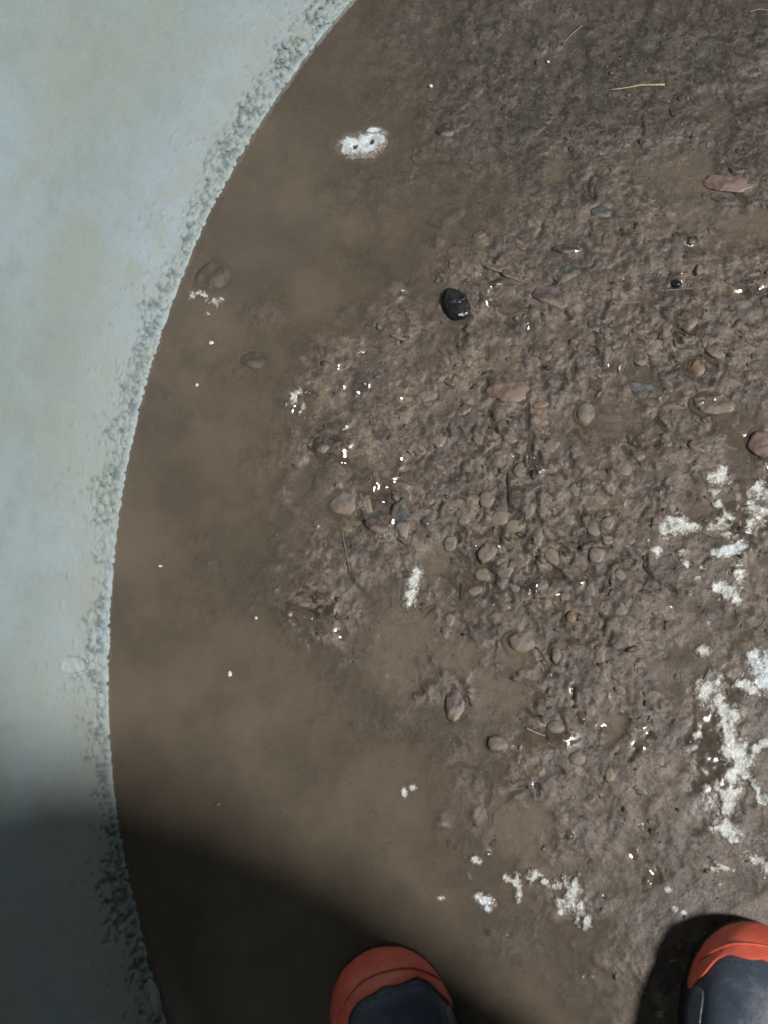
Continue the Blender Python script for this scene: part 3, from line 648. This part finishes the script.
scum([(730, 550, 13, 6, -20), (740, 546, 8, 5), (722, 553, 7, 5)], scum_glare_w, "bright slanting painted glare bar with sharp lower edge", seed=16, namp=.7, thr=.45, stretch=1.5)
scum([(740, 574, 6, 8), (738, 565, 6, 4), (713, 553, 4, 4)], scum_glare_m, "small painted glare blot under the slanting bar", seed=17, namp=.8, thr=.5, stretch=1.4)
scum([(729, 592, 11, 8, 30), (718, 588, 6, 6), (736, 600, 6, 5)], scum_glare_m, "white painted glare spot fading downward, below the slanting bar", seed=18, namp=.8, thr=.47, stretch=.8)
scum([(685, 562, 6, 6), (681, 553, 5, 3), (702, 566, 5, 3), (697, 577, 4, 4)], scum_glare_g, "pale scattered painted glare flecks below the compact patch", seed=19, namp=1.1, thr=.74)
scum([(704, 650, 6, 5)], scum_glare_m, "small round painted glare spot above the tall glare streak", seed=20, namp=.6, thr=.45)
scum([(760, 668, 12, 14), (766, 680, 9, 12), (753, 655, 7, 6)], scum_glare_w, "soft bright painted glare blot at the right edge beside the tall streak", seed=22, namp=.7, thr=.42, stretch=.7, thick=.0012)
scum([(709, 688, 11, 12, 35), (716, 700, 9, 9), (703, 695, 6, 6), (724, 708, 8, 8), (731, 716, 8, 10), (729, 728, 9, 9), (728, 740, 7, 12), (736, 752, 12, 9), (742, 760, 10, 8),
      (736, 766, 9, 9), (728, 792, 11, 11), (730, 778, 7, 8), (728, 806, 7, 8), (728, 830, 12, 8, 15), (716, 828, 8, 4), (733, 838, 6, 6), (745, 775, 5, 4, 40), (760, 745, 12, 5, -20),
      (742, 685, 10, 5), (750, 690, 7, 5), (755, 787, 8, 4, 55), (764, 798, 6, 6)], scum_glare_m, "tall branching painted glare streak running down the right side", seed=21, namp=.85, thr=.44, nscale=130, stretch=.7, thick=.0012)
scum([(668, 890, 4, 3.5)], scum_glare_g, "small pale fleck ahead of the right boot, topmost of three", seed=23, namp=.7, thr=.52)
scum([(674, 908, 3, 3)], scum_glare_g, "small pale fleck ahead of the right boot, middle of three", seed=33, namp=.5, thr=.48)
scum([(683, 912, 4, 2.5)], scum_glare_g, "small pale fleck ahead of the right boot, lowest of three", seed=34, namp=.5, thr=.48)
scum([(755, 860, 13, 6, 20), (768, 868, 8, 8)], scum_glare_g, "thin smeared painted glare above the right boot, touching the right edge", seed=24, namp=1.0, thr=.60, stretch=2.2)  # wet reflection painted as a pale smear
scum([(720, 868, 14, 4, 10)], scum_glare_g, "thin level painted glare smear above the right boot, left of the edge smear", seed=35, namp=1.0, thr=.60, stretch=2.2)
scum([(476, 860, 5, 5)], scum_glare_g, "faint pale fleck up-left of the broken white line", seed=25, namp=.8, thr=.52)
scum([(440, 898, 4, 2)], scum_glare_g, "tiny flat pale fleck left of the bluish white spot", seed=36, namp=.5, thr=.45)
scum([(404, 793, 3, 5), (412, 787, 4, 3)], scum_glare_g, "small curved white fleck in the lower middle mud", seed=26, namp=.5, thr=.45)
scum([(294, 398, 6, 9, 20), (300, 393, 8, 4), (303, 407, 4, 9)], scum_glare_g, "feathery painted glint at the water's edge among glints", seed=27, namp=1.3, thr=.75)  # glints painted as thin pale film
# floating white specks
specks = [(431, 86, 4, 3.4, "white speck on dark mud at the top, right of the holed flake"), (548, 62, 3.4, 2.6, "tiny white speck under the dull muddy straw"),
          (211, 343, 5.5, 3.6, "bright white speck afloat below the torn scum"), (197, 385, 3.2, 3.2, "lone dim speck afloat nearest the wall"),
          (230, 674, 4, 6, "pale upright speck on the wide smooth brown water"), (160, 566, 5, 2, "faint flat speck afloat at mid height near the wall"),
          (218, 804, 4, 3, "ochre speck at the edge of the boots' shadow"), (256, 618, 3, 3, "tiny speck left of the wet brown stone")]
speck_m = plain_material("white_speck", (.62, .62, .57), .4, 200)
for i, (x, y, a, b, lab) in enumerate(specks):
    c = at(x, y); mt = speck_m if i != 6 else ochre
    o = link("speck", rock_mesh("speck", 400 + i, a * M_PX * .6, b * M_PX * .6, 0.0011, 6, .7, 2), mt)
    o.location = (c.x, c.y, max(0, gh(c.x, c.y)) + .0005); tag(o, lab, "speck")

# ------------------------------------------------------------------ loose crumbs all over the rough mud (uncountable)
def crumbs():
    rs = np.random.RandomState(5)
    n = 26000
    x = rs.uniform(-0.38, 0.44, n); y = rs.uniform(-0.33, 0.72, n)
    i = np.clip(np.searchsorted(gx, x), 0, len(gx) - 1); j = np.clip(np.searchsorted(gy, y), 0, len(gy) - 1)
    keep = rs.uniform(0, 1, n) < np.clip(A[i, j] * 0.75 + 0.04 * m[i, j], 0, 1)
    x, y, i, j = x[keep], y[keep], i[keep], j[keep]; n = len(x)
    s = 0.0006 + 0.0026 * rs.uniform(0, 1, n) ** 4.5
    bm = bmesh.new(); bmesh.ops.create_icosphere(bm, subdivisions=1, radius=1)
    bv = np.array([v.co[:] for v in bm.verts]); bf = np.array([[v.index for v in f.verts] for f in bm.faces]); bm.free()
    z = gh_np(x, y)
    jit = 1 + 0.42 * rs.normal(0, 1, (n, len(bv), 1)).clip(-1.5, 1.5)
    sc = np.stack([s * rs.uniform(.9, 2.0, n), s * rs.uniform(.45, 1.0, n), s * rs.uniform(.3, .55, n)], -1)[:, None, :]
    v = bv[None] * jit * sc
    a = rs.uniform(0, 6.28, n)[:, None]; ca, sa = np.cos(a), np.sin(a)
    v = np.stack([v[..., 0] * ca - v[..., 1] * sa + x[:, None], v[..., 0] * sa + v[..., 1] * ca + y[:, None], v[..., 2] + z[:, None] - s[:, None] * .02], -1).reshape(-1, 3)
    f = (bf[None] + (np.arange(n) * len(bv))[:, None, None]).reshape(-1, 3)
    me = bpy.data.meshes.new("mud_crumbs")
    me.vertices.add(len(v)); me.vertices.foreach_set('co', v.astype(np.float32).ravel())
    me.loops.add(f.size); me.loops.foreach_set('vertex_index', f.astype(np.int32).ravel())
    me.polygons.add(len(f)); me.polygons.foreach_set('loop_start', np.arange(0, f.size, 3, dtype=np.int32)); me.update()
    attr(me, "tone", np.repeat(rs.uniform(0, 1, n), len(bv)))
    k = NT("crumbs")
    col = k.mix(k.ramp(k.attr("tone"), 0.1, 0.95), (0.048, 0.037, 0.031), (0.150, 0.116, 0.090))
    k.done(col, 0.5, k.bump(k.noise(500, 3), .4, .001), spec=.4)
    return tag(link("mud_crumbs", me, k.m), kind='stuff')
crumbs()

# fine dark flecks adrift on the muddy water (uncountable)
def drift():
    rs = np.random.RandomState(9); bm = bmesh.new(); n = 0
    while n < 800:
        px, py = rs.uniform(120, 520), rs.uniform(20, 900)
        c = at(px, py)
        if gh(c.x, c.y) > -.0008 or rs.uniform() > .12 + .88 * min(1, max(0, (px - 170) / 190)): continue
        r = 0.0004 + 0.0011 * rs.uniform() ** 4; k0 = rs.uniform(.3, 1); a0 = rs.normal(0, .5)
        top = bm.verts.new((c.x, c.y, .0007)); ring = []
        for q in range(6):
            t = q * math.pi / 3; x, y = math.cos(t) * r * rs.uniform(.7, 1.3), math.sin(t) * r * k0 * rs.uniform(.7, 1.3)
            ring.append(bm.verts.new((c.x + x * math.cos(a0) - y * math.sin(a0), c.y + x * math.sin(a0) + y * math.cos(a0), .00005)))
        for q in range(6): bm.faces.new((top, ring[q], ring[(q + 1) % 6]))
        n += 1
    me = bpy.data.meshes.new("floating_debris"); bm.to_mesh(me); bm.free()
    tag(link("floating_debris", me, plain_material("dark_fleck", (.058, .046, .038), .5, 400)), kind='stuff')
drift()

# ------------------------------------------------------------------ pieces on the wall
def on_wall(px, py):
    lo, hi = 0.0, 0.6
    for _ in range(40):
        z = (lo + hi) / 2; p = at(px, py, z)
        if math.hypot(p.x - RING_C[0], p.y - RING_C[1]) > RING_R + FLARE * z: lo = z
        else: hi = z
    return at(px, py, lo)
pw = on_wall(72, 664)
lump = link("embedded_stone", rock_mesh("embedded_stone", 77, 0.0026, .0090, .032, 6, .6, 3, .12), plain_material("smooth_aggregate", (.37, .43, .42), .7, 90, .16, .6))
lump.location = pw; lump.rotation_euler = (0, R(11.3), math.atan2(pw.y - RING_C[1], pw.x - RING_C[0])); lump.parent = the_wall
pw = at(146, 1006)
lump = link("mortar_lump", rock_mesh("mortar_lump", 78, 0.015, .032, .018, 5, .5, 3, .16), wall_mat)
lump.location = (pw.x, pw.y, .004); lump.rotation_euler = (0, 0, R(14)); lump.parent = the_wall

# ------------------------------------------------------------------ the person whose boots show
def boot_material(name, c, rough, scuff):
    k = NT(name)
    col = k.mix(k.ramp(k.noise(70, 5, .65), .3, .7), tuple(x * .84 for x in c), tuple(min(1, x * 1.12) for x in c))
    col = k.mix(k.ramp(k.noise(55, 6, .75, dist=1.2), .54, .64, 0, .75), col, scuff)                    # worn scuffs
    mud = k.ramp(k.noise(100, 6, .74), .60, .67)                                                       # spatter
    col = k.mix(mud, col, (0.115, 0.09, 0.07))
    r = k.math('ADD', k.ramp(k.noise(40, 4), .3, .7, rough, rough + .16), k.math('MULTIPLY', mud, .3))
    return k.done(col, r, k.bump(k.noise(240, 4), .25, .001), spec=.6)
orange_m = boot_material("orange_rubber", (0.66, 0.115, 0.072), 0.32, (0.60, 0.17, 0.12))
navy_m = boot_material("navy_leather", (0.042, 0.058, 0.084), 0.30, (0.085, 0.105, 0.135))
sole_m = plain_material("black_rubber", (0.012, 0.012, 0.014), 0.55, 90, .3, .4)
cloth_m = plain_material("work_cloth", (0.030, 0.034, 0.045), 0.9, 200, .2, .4, .2)
skin_m = plain_material("skin", (0.42, 0.25, 0.18), 0.55, 120, .08, .2)
hair_m = plain_material("hair", (0.02, 0.016, 0.013), 0.6, 300, .3, .5)
lace_m = plain_material("lace", (0.05, 0.05, 0.055), 0.8, 300, .2, .4)
LEN = 0.295
def half_w(t, side):                      # t 0 heel .. 1 toe; side +1 outer, -1 inner
    pts = [(0, .000), (.012, .018), (.05, .030), (.15, .036), (.35, .036), (.55, .044), (.70, .0515), (.80, .0515), (.88, .047), (.94, .037), (.975, .025), (.992, .0125), (1, .0)]
    x = [p[0] for p in pts]; y = [p[1] for p in pts]
    k = 1.0 + (0.05 if side > 0 else -0.02) * math.sin(min(1, max(0, t)) * 3.1)
    return float(np.interp(t, x, y)) * k
def top_h(t):
    return float(np.interp(t, [0, .03, .12, .3, .42, .55, .68, .78, .86, .92, .96, .985, 1], [.05, .105, .125, .125, .108, .086, .072, .068, .064, .057, .046, .032, .02]))
def shoe_point(t, a, grow, sgn):
    """a: 0 outer bottom .. pi inner bottom"""
    hw = half_w(t, 1 if math.cos(a) > 0 else -1)
    e = 0.62
    c, s = math.cos(a), math.sin(a)
    x = (hw + grow) * math.copysign(abs(c) ** e, c)
    z = 0.020 + (top_h(t) - 0.020 + grow) * (abs(s) ** 0.72)
    return Vector((x * sgn, (t - 1) * LEN + (grow * 1.0 if t > .5 else 0) * sstep1(.75, 1, t), z))
def sstep1(a, b, x):
    q = min(1, max(0, (x - a) / (b - a))); return q * q * (3 - 2 * q)
def shoe_shell(name, grow, keep, sgn, mat, parent, thick=None, sub=0):
    ts = [0.0] + [0.5 - 0.5 * math.cos(math.pi * k / 60) for k in range(1, 60)] + [1.0]
    na = 40
    bm = bmesh.new(); g = []
    for t in ts:
        g.append([bm.verts.new(shoe_point(t, math.pi * k / na, grow, sgn)) for k in range(na + 1)])
    for i in range(len(ts) - 1):
        for k in range(na):
            tm, am = (ts[i] + ts[i + 1]) / 2, math.pi * (k + .5) / na
            if keep(tm, am): bm.faces.new((g[i][k], g[i + 1][k], g[i + 1][k + 1], g[i][k + 1]))
    bmesh.ops.delete(bm, geom=[v for v in bm.verts if not v.link_faces], context='VERTS')
    bmesh.ops.remove_doubles(bm, verts=bm.verts, dist=1e-5)
    for _ in range(3):
        bv = [v for v in bm.verts if v.is_boundary]
        new = {}
        for v in bv:
            nb = [e.other_vert(v) for e in v.link_edges if e.is_boundary]
            if len(nb) == 2: new[v] = v.co * .5 + (nb[0].co + nb[1].co) * .25
        for v, c in new.items(): v.co = c
    bmesh.ops.recalc_face_normals(bm, faces=bm.faces)
    me = bpy.data.meshes.new(name); bm.to_mesh(me); bm.free()
    o = link(name, me, mat, parent)
    if thick:
        s = o.modifiers.new("thickness", 'SOLIDIFY'); s.thickness = thick; s.offset = 1
        b = o.modifiers.new("edge", 'BEVEL'); b.width = thick * .35; b.segments = 2; b.limit_method = 'ANGLE'
    return o
def build_shoe(px, py, yaw, sgn, parent, label):
    c = at(px, py, 0.035)
    root = empty("boot", (c.x, c.y, max(0.0, gh(c.x, c.y)) - 0.001)); root.rotation_euler = (0, 0, yaw); root.parent = parent
    root['label'] = label
    # sole: outline slab with a slight welt
    bm = bmesh.new(); ring = []
    ts = [0.5 - 0.5 * math.cos(math.pi * k / 40) for k in range(41)]
    out = [Vector((sgn * (half_w(t, 1) + .0035), (t - 1) * LEN + .004 * (2 * t - 1), 0)) for t in ts] + \
          [Vector((-sgn * (half_w(t, -1) + .0035), (t - 1) * LEN + .004 * (2 * t - 1), 0)) for t in ts[-2:0:-1]]
    lv_ = [(.92, -.004), (1.0, .004), (1.0, .022), (.97, .0255), (.6, .026)]
    mid = Vector((0, -LEN * .45, 0))
    for s, z in lv_: ring.append([bm.verts.new(mid + (p - mid) * s + Vector((0, 0, z))) for p in out])
    for a, b in zip(ring, ring[1:]):
        for k in range(len(out)): bm.faces.new((a[k], a[(k + 1) % len(out)], b[(k + 1) % len(out)], b[k]))
    bm.faces.new(ring[0][::-1]); bm.faces.new(ring[-1])
    bmesh.ops.recalc_face_normals(bm, faces=bm.faces)
    me = bpy.data.meshes.new("sole"); bm.to_mesh(me); bm.free(); link("sole", me, sole_m, root)
    def up(t, a): return not (t < .40 and .28 < t and 1.2 < a < math.pi - 1.2) and not (.06 < t < .34 and 1.0 < a < math.pi - 1.0)
    shoe_shell("upper", 0.0, up, sgn, navy_m, root, .002)
    def guard_edge(a):                    # how far back the crescent reaches: thin on the inner side, wide on the outer
        q = abs(math.cos(a))
        return .912 - .20 * q ** 2.2 if math.cos(a) > 0 else .912 - .02 * q * q - .13 * q ** 6
    def guard(t, a): return t > guard_edge(a)
    shoe_shell("toe_guard", 0.0022, guard, sgn, orange_m, root, .0022)
    pts = []
    for k in range(41):
        a = math.pi * (.06 + .88 * k / 40); pts.append(shoe_point(guard_edge(a) * .5 + .49 - .02 * abs(math.cos(a)), a, .0046, sgn))
    link("seam", tube_mesh("seam", pts, .0010, .0010), orange_m, root)
    grey_l = plain_material("grey_leather", (.10, .115, .14), .28, 120, .25, .3, .6)
    shoe_shell("side_panel", 0.0015, lambda t, a: .52 < t < .80 and .15 < a < .62, sgn, grey_l, root, .0016)
    shoe_shell("side_panel", 0.0015, lambda t, a: .52 < t < .80 and .15 < math.pi - a < .62, sgn, grey_l, root, .0016)
    def tongue(t, a): return .30 < t < .56 and 1.15 < a < math.pi - 1.15
    shoe_shell("tongue", 0.001, tongue, sgn, cloth_m, root, .003)
    for k in range(26):                   # stitching along the vamp behind the guard
        a = math.pi * (.12 + .76 * k / 25); t = guard_edge(a) - .018
        link("stitch", tube_mesh("stitch", [shoe_point(t, a - .022, .0012, sgn), shoe_point(t, a, .0020, sgn), shoe_point(t, a + .022, .0012, sgn)], .0006, .0006, 5), lace_m, root)
    for k in range(4):
        t = .40 + .045 * k
        link("lace", tube_mesh("lace", [shoe_point(t + (.012 if q % 2 else 0), math.pi * (.36 + .28 * q / 6), .005, sgn) for q in range(7)], .0022, .0022), lace_m, root)
    return root
person = empty("person", (0.17, -0.42, 0))
tag(person, "person standing on the mud in orange-toed dark work boots, casting the shadow", "person")
bpy.context.view_layer.update()
inv = Matrix.Translation(-Vector(person.location))
RT, LT = R(-14), R(20)
bR = build_shoe(764, 930, RT, 1, person, "right boot, brightly lit, cut by the photo's edge")
bL = build_shoe(371, 957, LT, -1, person, "left boot, dim in the shadow")
for b in (bR, bL): b.location = Vector(b.location) - Vector(person.location)
def ankle(b, yaw):
    p = Vector(b.location) + Vector(person.location)
    d = Vector((-math.sin(yaw), math.cos(yaw), 0)); q = p - d * LEN * .80; return Vector((q.x, q.y, 0.10))
aR, aL = ankle(bR, RT), ankle(bL, LT)
def skin_obj(name, verts, edges, mat, parent, sub=2):
    me = bpy.data.meshes.new(name)
    me.from_pydata([v[0] for v in verts], edges, [])
    o = link(name, me, mat, None, smooth=False)
    s = o.modifiers.new("skin", 'SKIN'); s.use_smooth_shade = True
    o.modifiers.new("round", 'SUBSURF').levels = sub; o.modifiers["round"].render_levels = sub
    for i, v in enumerate(verts):
        r = v[1]; me.skin_vertices[0].data[i].radius = r if isinstance(r, tuple) else (r, r)
        me.skin_vertices[0].data[i].use_root = (i == 0)
    o.parent = parent; o.location = -Vector(parent.location)
    return o
cx, hy = (aR.x + aL.x) / 2, (aR.y + aL.y) / 2 + 0.085
hips = Vector((cx, hy, .90))
V, E_ = [], []
def add(p, r, prev=None):
    V.append((tuple(p), r))
    if prev is not None: E_.append((prev, len(V) - 1))
    return len(V) - 1
# trousers (hips first: the root)
h0 = add(hips, (.155, .125))
legs = {}
for s, a in ((1, aR), (-1, aL)):
    th = add(hips + Vector((s * .095, .03, -.12)), .118, h0)
    kn = add(Vector((a.x * .92 + (cx + s * .1) * .08, a.y + .095, .50)), .088, th)
    cf = add(Vector((a.x, a.y + .035, .30)), .078, kn)
    add(Vector((a.x, a.y, .11)), .058, cf)
wv = add(hips + Vector((0, .01, .12)), (.15, .12), h0)
skin_obj("trousers", V, E_, cloth_m, person)
# jacket over a leaning torso, arms bent forward
V, E_ = [], []
c0 = add(hips + Vector((0, -.015, .22)), (.17, .125))
hm = add(hips + Vector((0, .0, .02)), (.18, .135), c0); add(hips + Vector((0, .01, -.16)), (.185, .14), hm)
ch = add(hips + Vector((0, -.01, .40)), (.175, .115), c0)
sh = add(hips + Vector((0, .06, .54)), (.12, .085), ch)
nk = add(hips + Vector((0, .09, .61)), .06, sh)
hands = []
for s in (1, -1):
    a = add(hips + Vector((s * .17, .03, .50)), .062, sh)
    b = add(hips + Vector((s * .225, -.02, .34)), .054, a)
    e = add(hips + Vector((s * .225, -.01, .20)), .050, b)
    f = add(hips + Vector((s * .20, .09, .31)), .042, e)
    g = add(hips + Vector((s * .15, .10, .42)), .036, f)
    hands.append((s, Vector(V[g][0])))
skin_obj("jacket", V, E_, plain_material("jacket_cloth", (.035, .04, .05), .85, 200, .2, .4, .2), person)
# body: head on a neck that looks down, hands with five fingers each
V, E_ = [], []
nk = add(hips + Vector((0, .09, .57)), .052)
jw = add(hips + Vector((0, .12, .675)), (.056, .06), nk)
hd = add(hips + Vector((0, .13, .755)), (.072, .088), jw)
cr = add(hips + Vector((0, .11, .815)), (.06, .07), hd)
cn = add(hips + Vector((0, .18, .655)), .026, jw)
ns = add(hips + Vector((0, .23, .715)), .012, hd)
for s in (1, -1): add(hips + Vector((s * .078, .12, .735)), .014, hd)
skin_obj("head", V, E_, skin_m, person)
V, E_ = [], []
h1 = add(hips + Vector((0, .095, .80)), (.078, .09)); h2 = add(hips + Vector((0, .055, .76)), (.07, .07), h1); add(hips + Vector((0, .045, .69)), .05, h2)
skin_obj("hair", V, E_, hair_m, person)
for s, w0 in hands:
    V, E_ = [], []
    d = Vector((-s * .45, .35, .8)).normalized(); sd_ = Vector((-s * .9, -.35, 0)).normalized(); dn = d.cross(sd_).normalized()
    if dn.z > 0: dn = -dn
    wr = add(w0, .027); pm = add(w0 + d * .045, (.034, .02), wr); kn0 = w0 + d * .08
    for q, ln in zip((-.033, -.011, .011, .031), (.060, .072, .076, .064)):
        k0 = add(kn0 + sd_ * q, .0095, pm); k1 = add(kn0 + sd_ * q + d * ln * .45 + dn * .008, .0085, k0); k2 = add(kn0 + sd_ * q + d * ln * .72 + dn * .028, .0078, k1)
        add(kn0 + sd_ * q + d * ln * .75 + dn * .048, .007, k2)
    t0 = add(w0 + d * .03 + sd_ * .034 + dn * .008, .011, pm); t1 = add(w0 + d * .055 + sd_ * .056 + dn * .016, .010, t0); add(w0 + d * .08 + sd_ * .060 + dn * .024, .008, t1)
    skin_obj("hand", V, E_, skin_m, person)
